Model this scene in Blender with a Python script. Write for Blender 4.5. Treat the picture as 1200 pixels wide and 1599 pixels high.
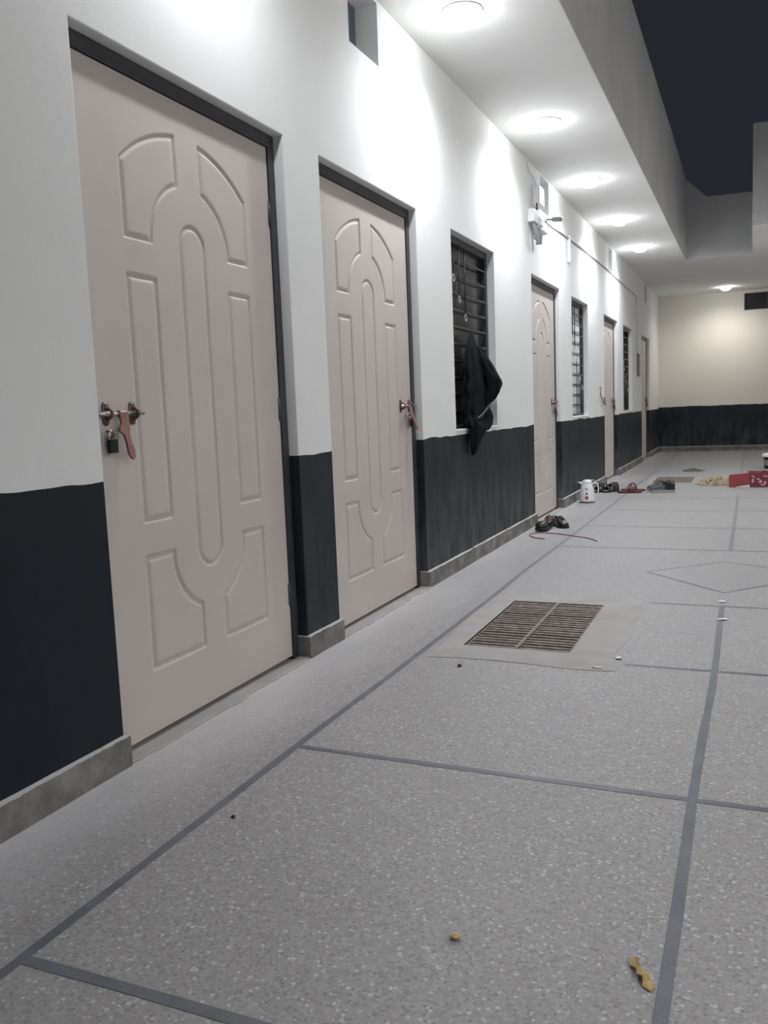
import bpy, bmesh, math, random
import numpy as np
from mathutils import Vector, Matrix, noise as mnoise

for o in list(bpy.data.objects):
    bpy.data.objects.remove(o)
S = bpy.context.scene
COL = S.collection
random.seed(4)

# ---------------------------------------------------------------- camera
F_PX, PITCH, YAW, ROLL = 1329.377, -0.1177, -0.4103, -0.0397
CAM = Vector((1.7188, 0.0, 1.0253))
fw = Vector((math.sin(YAW) * math.cos(PITCH), math.cos(YAW) * math.cos(PITCH), math.sin(PITCH)))
rt = fw.cross(Vector((0, 0, 1))).normalized()
up = rt.cross(fw)
c_, s_ = math.cos(ROLL), math.sin(ROLL)
rt, up = c_ * rt + s_ * up, c_ * up - s_ * rt
cd = bpy.data.cameras.new('camera')
cam = bpy.data.objects.new('camera', cd)
COL.objects.link(cam)
cam.matrix_world = Matrix(((rt.x, up.x, -fw.x, CAM.x), (rt.y, up.y, -fw.y, CAM.y), (rt.z, up.z, -fw.z, CAM.z), (0, 0, 0, 1)))
cd.sensor_fit = 'VERTICAL'
cd.sensor_height = 24.0
cd.lens = 24.0 * F_PX / 1599.0
cd.clip_start = 0.02
S.camera = cam

# ---------------------------------------------------------------- world, exposure, light levels
w = bpy.data.worlds.new('night_sky')
S.world = w
w.use_nodes = True
w.node_tree.nodes['Background'].inputs[0].default_value = (0.0165, 0.0172, 0.0232, 1)
w.node_tree.nodes['Background'].inputs[1].default_value = 1.0
S.view_settings.view_transform = 'Standard'
S.view_settings.look = 'None'
S.view_settings.gamma = 1.0
S.view_settings.exposure = 0.19
LAMP_W = 72.0            # each downlight in the row
LAMP_FAR_W = 54.0        # the downlight at the far end
FILL_RIGHT_W = 170.0      # unseen fill lamps added across the yard (out of frame)
LAMP_COL = (0.93, 0.955, 1.0)
LAMP_WARM = (1.0, 0.965, 0.90)

# ---------------------------------------------------------------- helpers
def tag(o, label=None, cat=None, group=None, kind=None):
    if label: o['label'] = label
    if cat: o['category'] = cat
    if group: o['group'] = group
    if kind: o['kind'] = kind
    return o

def link(name, me, parent=None, loc=None):
    o = bpy.data.objects.new(name, me)
    COL.objects.link(o)
    if parent: o.parent = parent
    if loc: o.location = loc
    return o

def obj(name, bm, mats, parent=None, smooth=False, loc=None, bevel=0):
    me = bpy.data.meshes.new(name)
    bmesh.ops.recalc_face_normals(bm, faces=bm.faces)
    bm.to_mesh(me)
    bm.free()
    if not isinstance(mats, (list, tuple)): mats = [mats]
    for m in mats: me.materials.append(m)
    if smooth:
        for p in me.polygons: p.use_smooth = True
    o = link(name, me, parent, loc)
    if bevel:
        b = o.modifiers.new('bevel', 'BEVEL')
        b.width = bevel; b.segments = 2; b.limit_method = 'ANGLE'
    return o

def empty(name, loc=(0, 0, 0), rz=0.0):
    o = link(name, None)
    o.location = loc
    o.rotation_euler = (0, 0, rz)
    o.empty_display_size = 0.1
    return o

def box(bm, x0, x1, y0, y1, z0, z1, mi=0):
    v = [bm.verts.new(p) for p in [(x0, y0, z0), (x1, y0, z0), (x1, y1, z0), (x0, y1, z0), (x0, y0, z1), (x1, y0, z1), (x1, y1, z1), (x0, y1, z1)]]
    for f in [(0, 3, 2, 1), (4, 5, 6, 7), (0, 1, 5, 4), (1, 2, 6, 5), (2, 3, 7, 6), (3, 0, 4, 7)]:
        bm.faces.new([v[i] for i in f]).material_index = mi

def B():
    return bmesh.new()

def prism(bm, pts, axis, a, b, mi=0):
    """polygon pts (2D) extruded along axis from a to b"""
    def P(p, t):
        return {0: (t, p[0], p[1]), 1: (p[0], t, p[1]), 2: (p[0], p[1], t)}[axis]
    lo = [bm.verts.new(P(p, a)) for p in pts]
    hi = [bm.verts.new(P(p, b)) for p in pts]
    n = len(pts)
    bm.faces.new(lo).material_index = mi
    bm.faces.new(hi[::-1]).material_index = mi
    for i in range(n):
        bm.faces.new([lo[i], hi[i], hi[(i + 1) % n], lo[(i + 1) % n]]).material_index = mi

def loft(bm, rings, caps=True, closed=True, mi=0):
    R = [[bm.verts.new(p) for p in r] for r in rings]
    n = len(rings[0])
    for a, b in zip(R, R[1:]):
        for i in range(n if closed else n - 1):
            j = (i + 1) % n
            bm.faces.new([a[i], a[j], b[j], b[i]]).material_index = mi
    if caps:
        bm.faces.new(R[0][::-1]).material_index = mi
        bm.faces.new(R[-1]).material_index = mi

def catmull(P, k=6):
    P = [Vector(p) for p in P]
    if len(P) < 3: return P
    Q = [P[0] * 2 - P[1]] + P + [P[-1] * 2 - P[-2]]
    out = []
    for i in range(1, len(Q) - 2):
        a, b, c, d = Q[i - 1:i + 3]
        for s in range(k):
            t = s / k
            out.append(0.5 * ((2 * b) + (c - a) * t + (2 * a - 5 * b + 4 * c - d) * t * t + (3 * b - a - 3 * c + d) * t ** 3))
    out.append(P[-1])
    return out

def tube(bm, pts, r, n=8, mi=0, flat=1.0, smooth_k=0, nrm=None):
    pts = [Vector(p) for p in pts]
    if smooth_k: pts = catmull(pts, smooth_k)
    rings = []
    ref = Vector(nrm) if nrm else None
    for i, p in enumerate(pts):
        t = (pts[min(i + 1, len(pts) - 1)] - pts[max(i - 1, 0)]).normalized()
        h = ref if ref else (Vector((0, 0, 1)) if abs(t.z) < 0.9 else Vector((1, 0, 0)))
        u = t.cross(h).normalized()
        v = u.cross(t)
        rr = r(i / (len(pts) - 1)) if callable(r) else r
        rings.append([p + u * rr * math.cos(a) + v * rr * flat * math.sin(a) for a in [2 * math.pi * k / n for k in range(n)]])
    loft(bm, rings, mi=mi)

def lathe(bm, prof, c=(0, 0, 0), n=40, mi=0, a0=0, a1=2 * math.pi):
    full = abs(a1 - a0 - 2 * math.pi) < 1e-6
    m = n if full else n + 1
    R = []
    for r, z in prof:
        R.append([bm.verts.new((c[0] + r * math.cos(a0 + (a1 - a0) * k / n), c[1] + r * math.sin(a0 + (a1 - a0) * k / n), c[2] + z)) for k in range(m)])
    for a, b in zip(R, R[1:]):
        for k in range(n):
            j = (k + 1) % m
            bm.faces.new([a[k], a[j], b[j], b[k]]).material_index = mi
    if full:
        if prof[0][0] > 1e-4: bm.faces.new(R[0][::-1]).material_index = mi
        if prof[-1][0] > 1e-4: bm.faces.new(R[-1]).material_index = mi
    bmesh.ops.remove_doubles(bm, verts=bm.verts, dist=1e-5)

# ---------------------------------------------------------------- materials
class NT:
    def __init__(s, name):
        s.m = bpy.data.materials.new(name)
        s.m.use_nodes = True
        s.t = s.m.node_tree
        s.b = s.t.nodes['Principled BSDF']
    def n(s, typ, **kw):
        nd = s.t.nodes.new('ShaderNode' + typ)
        for k, v in kw.items(): setattr(nd, k, v)
        return nd
    def l(s, a, b): s.t.links.new(a, b)
    def obj(s, scale=(1, 1, 1)):
        tc = s.n('TexCoord'); mp = s.n('Mapping')
        mp.inputs['Scale'].default_value = scale
        s.l(tc.outputs['Object'], mp.inputs['Vector'])
        return mp.outputs[0]
    def noise(s, vec, scale, detail=4, rough=0.55):
        nd = s.n('TexNoise')
        nd.inputs['Scale'].default_value = scale
        nd.inputs['Detail'].default_value = detail
        nd.inputs['Roughness'].default_value = rough
        s.l(vec, nd.inputs['Vector'])
        return nd.outputs['Fac']
    def ramp(s, fac, stops, const=False):
        r = s.n('ValToRGB')
        if const: r.color_ramp.interpolation = 'CONSTANT'
        e = r.color_ramp.elements
        while len(e) < len(stops): e.new(0.5)
        for i, (p, c) in enumerate(stops):
            e[i].position = p
            e[i].color = (c, c, c, 1) if isinstance(c, (int, float)) else tuple(c) + (1,)
        s.l(fac, r.inputs[0])
        return r.outputs[0]
    def mix(s, fac, a, b, mode='MIX'):
        m = s.n('MixRGB', blend_type=mode)
        for i, v in ((0, fac), (1, a), (2, b)):
            if isinstance(v, (int, float)): m.inputs[i].default_value = v
            elif isinstance(v, tuple): m.inputs[i].default_value = v + (1,) if len(v) == 3 else v
            else: s.l(v, m.inputs[i])
        return m.outputs[0]
    def math(s, op, a, b=0.0):
        m = s.n('Math', operation=op)
        for i, v in ((0, a), (1, b)):
            if isinstance(v, (int, float)): m.inputs[i].default_value = v
            else: s.l(v, m.inputs[i])
        return m.outputs[0]
    def sep(s, vec):
        x = s.n('SeparateXYZ'); s.l(vec, x.inputs[0]); return x.outputs
    def bump(s, h, strength=0.3, dist=0.002):
        b = s.n('Bump')
        b.inputs['Strength'].default_value = strength
        b.inputs['Distance'].default_value = dist
        s.l(h, b.inputs['Height'])
        s.l(b.outputs[0], s.b.inputs['Normal'])
    def col(s, c):
        if isinstance(c, tuple): s.b.inputs['Base Color'].default_value = c + (1,)
        else: s.l(c, s.b.inputs['Base Color'])
    def rough(s, v):
        if isinstance(v, (int, float)): s.b.inputs['Roughness'].default_value = v
        else: s.l(v, s.b.inputs['Roughness'])

def simple(name, c, rough=0.5, metal=0.0, var=0.12, scale=18, bump=0.0, bscale=60):
    t = NT(name)
    v = t.obj()
    f = t.noise(v, scale)
    lo = tuple(max(0, x * (1 - var)) for x in c); hi = tuple(min(1, x * (1 + var)) for x in c)
    t.col(t.ramp(f, [(0.3, lo), (0.7, hi)]))
    t.rough(rough)
    t.b.inputs['Metallic'].default_value = metal
    if bump: t.bump(t.noise(v, bscale), bump, 0.002)
    return t.m

def wall_mat(name, upper, dado, zsplit, axis):
    """painted plaster: pale distemper above, dark enamel dado below, hand-cut line between"""
    t = NT(name)
    tc = t.n('TexCoord'); v = tc.outputs['Object']
    x = t.sep(v)
    comb = t.n('CombineXYZ'); t.l(x[axis], comb.inputs[0])
    wob = t.noise(comb.outputs[0], 2.4, 2)
    thr = t.math('ADD', t.math('MULTIPLY', t.math('SUBTRACT', wob, 0.5), 0.05), zsplit)
    isd = t.math('LESS_THAN', x[2], thr)
    big = t.noise(v, 1.3, 5)
    u = t.mix(t.ramp(big, [(0.4, 0.0), (0.7, 1.0)]), upper, tuple(c * 0.965 for c in upper))
    mp = t.n('Mapping'); mp.inputs['Scale'].default_value = (3, 3, 0.8); t.l(v, mp.inputs[0])
    st = t.noise(mp.outputs[0], 3.0, 6, 0.65)
    # dust and scuffs low on the dado
    low = t.ramp(x[2], [(0.09, 1.0), (0.62, 0.0)])
    dust_light = t.math('MULTIPLY', t.ramp(st, [(0.40, 0.0), (0.72, 1.0)]), t.math('ADD', t.math('MULTIPLY', low, 0.45), 0.18))
    if axis == 1: dust_light = t.math('MULTIPLY', dust_light, t.ramp(t.math('DIVIDE', x[1], 10.0), [(0.22, 0.12), (0.50, 1.6)]))  # dado made paler along the wall, painting in the stronger light there
    d = t.mix(dust_light, dado, (0.11, 0.113, 0.116))
    t.col(t.mix(isd, u, d))
    t.rough(t.mix(isd, (0.85, 0.85, 0.85), (0.46, 0.46, 0.46)))
    t.b.inputs['Specular IOR Level'].default_value = 0.25
    h = t.math('ADD', t.noise(v, 9, 5), t.math('MULTIPLY', t.noise(v, 160, 3), 0.12))
    t.bump(h, 0.28, 0.006)
    return t.m

M = {}
M['wall_left'] = wall_mat('painted plaster with navy dado', (0.80, 0.805, 0.80), (0.0075, 0.0135, 0.0205), 0.857, 1)
M['wall_back'] = wall_mat('warm-lit cream plaster with navy dado', (0.80, 0.765, 0.69), (0.011, 0.018, 0.025), 0.885, 0)  # yellower than the left wall: the far lamp's warmth put into the paint
M['ceiling'] = simple('ceiling distemper', (0.86, 0.86, 0.84), 0.9, var=0.03, scale=2, bump=0.15, bscale=10)
M['fascia'] = simple('weathered off white plaster', (0.66, 0.66, 0.66), 0.9, var=0.08, scale=1.5, bump=0.2, bscale=12)

def floor_mats():
    t = NT('pale terrazzo')
    v = t.obj()
    x = t.sep(v)
    vo = t.n('TexVoronoi'); vo.inputs['Scale'].default_value = 140
    t.l(v, vo.inputs['Vector'])
    g = t.n('SeparateColor'); t.l(vo.outputs['Color'], g.inputs[0])
    chip = t.ramp(g.outputs[0], [(0.0, (0.18, 0.168, 0.165)), (0.14, (0.255, 0.24, 0.235)), (0.40, (0.315, 0.305, 0.305)), (0.64, (0.325, 0.27, 0.25)), (0.71, (0.36, 0.355, 0.355)), (0.94, (0.56, 0.56, 0.56))], const=True)
    vd = t.n('TexVoronoi', feature='DISTANCE_TO_EDGE'); vd.inputs['Scale'].default_value = 140
    t.l(v, vd.inputs['Vector'])
    cem = t.ramp(vd.outputs['Distance'], [(0.04, 1.0), (0.16, 0.0)])
    base = t.mix(t.math('MULTIPLY', cem, 0.75), chip, (0.29, 0.28, 0.28))
    big = t.noise(v, 1.1, 5)
    base = t.mix(0.30, base, t.ramp(big, [(0.3, (0.26, 0.25, 0.245)), (0.7, (0.36, 0.35, 0.35))]))
    # lime dust gathered along the wall
    dn = t.noise(t.obj((1, 0.35, 1)), 2.2, 6, 0.6)
    near = t.ramp(t.math('ADD', x[0], t.math('MULTIPLY', t.math('SUBTRACT', dn, 0.5), 0.5)), [(0.02, 1.0), (0.34, 0.0)])
    base = t.mix(t.math('MULTIPLY', near, 0.80), base, (0.54, 0.525, 0.53))
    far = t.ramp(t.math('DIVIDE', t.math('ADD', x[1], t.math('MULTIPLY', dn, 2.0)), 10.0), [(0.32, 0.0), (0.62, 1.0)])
    base = t.mix(t.math('MULTIPLY', far, 0.38), base, (0.255, 0.25, 0.25))  # distant floor darkened in colour to stand for dimmer light
    t.col(base)
    t.rough(t.ramp(big, [(0.3, 0.50), (0.7, 0.66)]))
    t.bump(vd.outputs['Distance'], 0.12, 0.001)
    a = t.m
    t = NT('slate grey terrazzo strip')
    v = t.obj()
    f = t.noise(v, 7, 5); f2 = t.noise(v, 260, 2)
    c = t.ramp(f, [(0.3, (0.095, 0.102, 0.118)), (0.7, (0.15, 0.157, 0.175))])
    xx = t.sep(v)
    worn = t.math('MULTIPLY', t.ramp(t.math('DIVIDE', xx[1], 12.0), [(0.22, 0.0), (0.65, 1.0)]), 0.55)
    c = t.mix(worn, c, (0.24, 0.24, 0.24))
    t.col(t.mix(t.ramp(f2, [(0.62, 0.0), (0.7, 0.35)]), c, (0.45, 0.45, 0.45)))
    t.rough(0.5)
    b = t.m
    t = NT('smooth grey terrazzo')
    v = t.obj()
    t.col(t.ramp(t.noise(v, 90, 4), [(0.35, (0.245, 0.24, 0.24)), (0.65, (0.30, 0.295, 0.295))])); t.rough(0.5)
    c3 = t.m
    t = NT('mortar patch')
    v = t.obj()
    f = t.noise(v, 6, 6)
    t.col(t.ramp(f, [(0.3, (0.31, 0.298, 0.288)), (0.7, (0.37, 0.358, 0.348))])); t.rough(0.9)
    t.bump(f, 0.4, 0.004)
    return a, b, c3, t.m
M['terrazzo'], M['strip'], M['diamond'], M['mortar'] = floor_mats()

def skirting():
    t = NT('bare cement skirting')
    v = t.obj(); x = t.sep(v)
    f = t.noise(v, 7, 6, 0.65)
    c = t.ramp(f, [(0.3, (0.10, 0.097, 0.09)), (0.5, (0.17, 0.165, 0.155)), (0.72, (0.30, 0.295, 0.285))])
    n2 = t.noise(v, 26, 3)
    edge = t.math('GREATER_THAN', t.math('ADD', x[2], t.math('MULTIPLY', n2, 0.014)), 0.098)
    c = t.mix(t.math('MULTIPLY', edge, 0.75), c, (0.62, 0.62, 0.60))
    t.col(c); t.rough(0.85); t.bump(f, 0.4, 0.004)
    return t.m
M['skirting'] = skirting()

def door_paint():
    t = NT('matt cream door paint')
    v = t.obj()
    f = t.noise(v, 2.2, 5)
    x = t.sep(v)
    c = t.ramp(f, [(0.3, (0.56, 0.505, 0.475)), (0.7, (0.62, 0.56, 0.53))])
    soil = t.math('MULTIPLY', t.ramp(t.math('ADD', x[2], t.math('MULTIPLY', f, 0.2)), [(0.1, 1.0), (0.4, 0.0)]), 0.3)
    t.col(t.mix(soil, c, (0.56, 0.47, 0.40)))
    t.rough(0.55)
    t.bump(t.noise(v, 220, 2), 0.05, 0.001)
    return t.m
M['door'] = door_paint()
M['door_frame'] = simple('dark grey enamelled door frame', (0.042, 0.043, 0.050), 0.45, var=0.2, scale=6)
M['win_frame'] = simple('charcoal painted steel', (0.036, 0.037, 0.043), 0.42, var=0.2)
M['grille'] = simple('charcoal enamelled steel bar', (0.045, 0.046, 0.05), 0.3, metal=0.2, var=0.2)
M['ring'] = simple('worn grey steel ring', (0.5, 0.5, 0.5), 0.3, metal=0.3)
M['pane_dark'] = simple('dark tinted glass', (0.035, 0.033, 0.036), 0.18, var=0.3, scale=5)
M['pane_pale'] = simple('pale frosted glass', (0.78, 0.78, 0.79), 0.4, var=0.18, scale=5)
M['vent_pane'] = simple('blue grey ventilator board', (0.13, 0.16, 0.21), 0.6)
M['copper'] = simple('copper lacquered steel', (0.27, 0.135, 0.115), 0.42, metal=0.3, var=0.2, scale=40)
M['bronze'] = simple('dull bronze bracket', (0.17, 0.10, 0.085), 0.4, metal=0.5, var=0.25, scale=40)
M['steel'] = simple('bright steel rod', (0.52, 0.47, 0.45), 0.22, metal=0.9, var=0.05)
M['black_iron'] = simple('black iron', (0.012, 0.014, 0.013), 0.35, metal=0.3)
M['white_pl'] = simple('white plastic', (0.74, 0.76, 0.79), 0.4, var=0.03)
M['grey_pl'] = simple('grey plastic', (0.30, 0.31, 0.32), 0.5, var=0.1)
M['conduit'] = simple('grey pvc conduit', (0.58, 0.58, 0.58), 0.5, var=0.06)
M['olive'] = simple('dull olive grey switch panel', (0.13, 0.125, 0.105), 0.5)
M['cloth'] = simple('black quilted cloth', (0.0045, 0.005, 0.006), 0.85, var=0.3, scale=30, bump=0.5, bscale=60)
M['cloth'].node_tree.nodes['Principled BSDF'].inputs['Specular IOR Level'].default_value = 0.12
M['zip'] = simple('grey seam tape', (0.075, 0.08, 0.085), 0.45)
M['rust'] = simple('dusty brown grate iron', (0.19, 0.155, 0.135), 0.65, metal=0.2, var=0.5, scale=30, bump=0.4, bscale=90)
M['pit'] = simple('dark drain pit', (0.035, 0.032, 0.03), 0.9)
M['leather'] = simple('black leather', (0.014, 0.014, 0.015), 0.28, var=0.2)
M['brown_in'] = simple('brown lining', (0.095, 0.045, 0.032), 0.6)
M['rubber'] = simple('black rubber sole', (0.012, 0.012, 0.012), 0.6)
M['maroon'] = simple('maroon rubber', (0.11, 0.026, 0.028), 0.5, var=0.15)
M['sneaker'] = simple('dark grey knit', (0.10, 0.11, 0.118), 0.8, var=0.2, scale=80, bump=0.4, bscale=300)
M['sneaker_dark'] = simple('black knit collar', (0.012, 0.012, 0.013), 0.8)
M['sole_grey'] = simple('pale grey foam sole', (0.30, 0.31, 0.31), 0.6, var=0.06)
M['dark_sandal'] = simple('black brown sandal', (0.03, 0.022, 0.022), 0.45, var=0.3)
M['silver'] = simple('silvery sandal lining', (0.42, 0.42, 0.43), 0.35, metal=0.2)
M['jug'] = simple('glossy white jug plastic', (0.80, 0.81, 0.81), 0.25, var=0.02)
M['jug_base'] = simple('black jug base', (0.02, 0.02, 0.02), 0.5)
M['red_print'] = simple('red flower print', (0.32, 0.05, 0.06), 0.35, var=0.3, scale=160)
M['grey_print'] = simple('grey logo print', (0.40, 0.40, 0.40), 0.35)
M['carton'] = simple('red printed carton', (0.31, 0.055, 0.058), 0.5, var=0.12, scale=9)
M['carton_in'] = simple('maroon printed carton face', (0.17, 0.030, 0.050), 0.45, var=0.2, scale=16)
M['pink_print'] = simple('pale pink print', (0.62, 0.36, 0.42), 0.5, var=0.15)
M['white_paper'] = simple('white paper', (0.72, 0.68, 0.67), 0.7)
M['straw'] = simple('pale straw', (0.47, 0.39, 0.27), 0.75, var=0.3, scale=30)
M['bucket'] = simple('black bucket plastic', (0.018, 0.02, 0.02), 0.35)
M['label'] = simple('grey green bucket label', (0.24, 0.28, 0.26), 0.5, var=0.4, scale=30)
M['twine'] = simple('pink red cord', (0.33, 0.15, 0.155), 0.6)
M['leafy'] = simple('dry grey green litter', (0.13, 0.13, 0.11), 0.9, var=0.4, scale=40)
M['scrap'] = simple('dry yellow leaf', (0.50, 0.36, 0.15), 0.7, var=0.3, scale=60)
M['hinge'] = simple('door hinge steel', (0.09, 0.09, 0.10), 0.4, metal=0.4)

def emis(name, c, s):
    t = NT(name)
    t.b.inputs['Base Color'].default_value = (0.9, 0.9, 0.9, 1)
    t.b.inputs['Emission Color'].default_value = c + (1,)
    t.b.inputs['Emission Strength'].default_value = s
    # faint procedural unevenness of the diffuser
    f = t.noise(t.obj(), 12)
    t.l(t.mix(f, c, tuple(min(1, x * 1.02) for x in c)), t.b.inputs['Emission Color'])
    return t.m
M['lamp'] = emis('lit diffuser', (0.96, 0.98, 1.0), 38.0)
M['lamp_ring'] = simple('white lamp trim', (0.85, 0.85, 0.85), 0.4, var=0.02)

# ---------------------------------------------------------------- floor
s1, s2, GX0, GX1 = 0.426, 1.593, 0.572, 1.036
GRATES = [(3.445, 4.325), (11.10, 11.93)]
LINTEL, SILL, CEIL = 2.125, 0.885, 3.03
XR, YB, YN = 4.6, 17.91, -4.0

def grid_faces(bm, us, vs, holes, P, mi=0):
    """plane of cells with rectangular holes"""
    vv = {}
    def V(i, j):
        if (i, j) not in vv: vv[(i, j)] = bm.verts.new(P(us[i], vs[j]))
        return vv[(i, j)]
    for i in range(len(us) - 1):
        for j in range(len(vs) - 1):
            cu, cv = (us[i] + us[i + 1]) / 2, (vs[j] + vs[j + 1]) / 2
            if any(h[0] < cu < h[1] and h[2] < cv < h[3] for h in holes): continue
            bm.faces.new([V(i, j), V(i + 1, j), V(i + 1, j + 1), V(i, j + 1)]).material_index = mi

bm = B()
holes = [(GX0, GX1, a, b) for a, b in GRATES]
us = sorted({-0.5, GX0, GX1, XR + 0.3}); vs = sorted({YN, YB + 0.3} | {v for g in GRATES for v in g})
grid_faces(bm, us, vs, holes, lambda u, v: (u, v, 0.0))
for a, b in GRATES:      # drain pits
    for (x0, x1, y0, y1) in [(GX0, GX0, a, b), (GX1, GX1, a, b), (GX0, GX1, a, a), (GX0, GX1, b, b)]:
        p = [(x0, y0, 0), (x1, y1, 0), (x1, y1, -0.25), (x0, y0, -0.25)]
        bm.faces.new([bm.verts.new(q) for q in p]).material_index = 4
    bm.faces.new([bm.verts.new(q) for q in [(GX0, a, -0.25), (GX1, a, -0.25), (GX1, b, -0.25), (GX0, b, -0.25)]]).material_index = 4

def ribbon(bm, pts, w, z=0.0008, mi=1, seg=0.12, wob=0.006, seed=0.0):
    pts = [Vector((p[0], p[1], 0)) for p in pts]
    path = []
    for a, b in zip(pts, pts[1:]):
        n = max(1, int((b - a).length / seg))
        path += [a.lerp(b, i / n) for i in range(n)]
    path.append(pts[-1])
    prev = None
    for i, p in enumerate(path):
        t = (path[min(i + 1, len(path) - 1)] - path[max(i - 1, 0)]).normalized()
        u = Vector((-t.y, t.x, 0))
        o = wob * (mnoise.noise(Vector((p.x * 1.3, p.y * 1.3, seed))))
        hw = w / 2 * (1 + 0.22 * mnoise.noise(Vector((p.x * 5, p.y * 5, seed + 7))))
        q = p + u * o
        a, b = bm.verts.new((q.x - u.x * hw, q.y - u.y * hw, z)), bm.verts.new((q.x + u.x * hw, q.y + u.y * hw, z))
        if prev: bm.faces.new([prev[0], a, b, prev[1]]).material_index = mi
        prev = (a, b)

# mortar patch round the near drain, diamond inlay
def patch(bm, x0, x1, y0, y1, hx0, hx1, hy0, hy1, z, mi):
    def rnd(p, s): return p + s * mnoise.noise(Vector((p * 9, s * 30, y0)))
    N = 20
    out = []
    for i in range(N): out.append((x0 + (x1 - x0) * i / N, y0))
    for i in range(N): out.append((x1, y0 + (y1 - y0) * i / N))
    for i in range(N): out.append((x1 - (x1 - x0) * i / N, y1))
    for i in range(N): out.append((x0, y1 - (y1 - y0) * i / N))
    inn = []
    for i in range(N): inn.append((hx0 + (hx1 - hx0) * i / N, hy0))
    for i in range(N): inn.append((hx1, hy0 + (hy1 - hy0) * i / N))
    for i in range(N): inn.append((hx1 - (hx1 - hx0) * i / N, hy1))
    for i in range(N): inn.append((hx0, hy1 - (hy1 - hy0) * i / N))
    V0 = []; V1 = []
    for (a, b), (c, d) in zip(out, inn):
        k = 0.05 * mnoise.noise(Vector((a * 3, b * 3, 1.0)))
        V0.append(bm.verts.new((a + k * (1 if a > (x0 + x1) / 2 else -1), b + k, z)))
        V1.append(bm.verts.new((c, d, z)))
    n = len(V0)
    for i in range(n):
        bm.faces.new([V0[i], V0[(i + 1) % n], V1[(i + 1) % n], V1[i]]).material_index = mi
patch(bm, 0.47, 1.24, 3.24, 4.52, GX0, GX1, 3.445, 4.325, 0.0015, 3)
patch(bm, 0.50, 1.12, 11.0, 12.05, GX0, GX1, 11.10, 11.93, 0.0015, 3)
dia = [(1.149, 5.265), (1.590, 4.759), (2.10, 5.35), (1.572, 5.696)]
bm.faces.new([bm.verts.new((p[0], p[1], 0.0005)) for p in dia]).material_index = 2
ribbon(bm, dia + [dia[0]], 0.022, seed=3, wob=0.002)
ribbon(bm, [(s1, YN), (s1, 0.5), (s1 + 0.004, 1.1), (0.424, 2.23), (0.43, 3.7), (0.424, 4.7), (0.426, 7), (0.43, 9.5), (s1, YB)], 0.026, seed=1)
ribbon(bm, [(s2, YN), (s2 - 0.004, 1.38), (1.590, 1.66), (1.587, 2.2), (1.598, 3.15), (s2, 4.46)], 0.0245, z=0.0012, seed=2, wob=0.003)
ribbon(bm, [(s2, 6.15), (s2, 9.6)], 0.026, z=0.0012, seed=2.5)
ribbon(bm, [(s2, 11.5), (s2, YB)], 0.026, z=0.0012, seed=2.7)
for y, xa, w_ in [(-1.08, s1, .034), (0.02, s1, .034), (1.117, s1, .026), (2.2205, s1, .024), (3.349, 1.27, .020), (4.443, 1.25, .018), (6.112, s1, .020), (7.185, s1, .020), (8.3, s1, .018), (9.4, s1, .018), (12.6, s1, .018), (13.7, s1, .018), (14.8, s1, .018), (15.9, s1, .018), (17.0, s1, .018)]:
    ribbon(bm, [(xa, y), (XR, y)], w_, z=0.0010, seed=y, wob=0.008)
ribbon(bm, [(2.76, YN), (2.76, YB)], 0.03, z=0.0012, seed=9)
ribbon(bm, [(3.92, YN), (3.92, YB)], 0.03, z=0.0012, seed=10)
fl = obj('floor', bm, [M['terrazzo'], M['strip'], M['diamond'], M['mortar'], M['pit']])
tag(fl, kind='structure')
for p in fl.data.polygons:
    if p.normal.z < -0.5: p.flip()

# ---------------------------------------------------------------- left wall with its openings
DOORS = [(1.933, 3.092), (3.399, 4.556), (7.25, 8.40), (11.09, 12.235), (15.06, 16.21)]
WINS = [(5.153, 6.111), (8.997, 9.946), (12.84, 13.83)]
VENTS = [(-0.10, 0.24), (3.768, 4.107), (7.655, 7.991), (11.50, 11.85), (15.53, 15.91)]
TH = 0.25
holes = [(a, b, -1, LINTEL) for a, b in DOORS] + [(a, b, SILL, LINTEL) for a, b in WINS] + [(a, b, 2.722, 3.02) for a, b in VENTS]
ys = sorted({YN, YB} | {v for h in holes for v in h[:2]})
zs = sorted({0.0, SILL, LINTEL, 2.722, 3.02, CEIL})
bm = B()
grid_faces(bm, ys, zs, holes, lambda u, v: (0.0, u, v))
grid_faces(bm, ys, zs, holes, lambda u, v: (-TH, u, v))
for y0, y1, z0, z1 in holes:
    z0 = max(z0, 0)
    segs = [((y0, z0), (y0, z1)), ((y1, z0), (y1, z1)), ((y0, z1), (y1, z1))]
    if z0 > 0: segs.append(((y0, z0), (y1, z0)))
    for (a, b), (c, d) in segs:
        bm.faces.new([bm.verts.new(q) for q in [(0, a, b), (0, c, d), (-TH, c, d), (-TH, a, b)]])
bmesh.ops.remove_doubles(bm, verts=bm.verts, dist=1e-4)
# split jamb faces so vertices coincide, then merge flat cells
bmesh.ops.dissolve_limit(bm, angle_limit=0.01, verts=bm.verts, edges=bm.edges)
wl = tag(obj('wall_left', bm, M['wall_left'], bevel=0.004), kind='structure')

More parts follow.
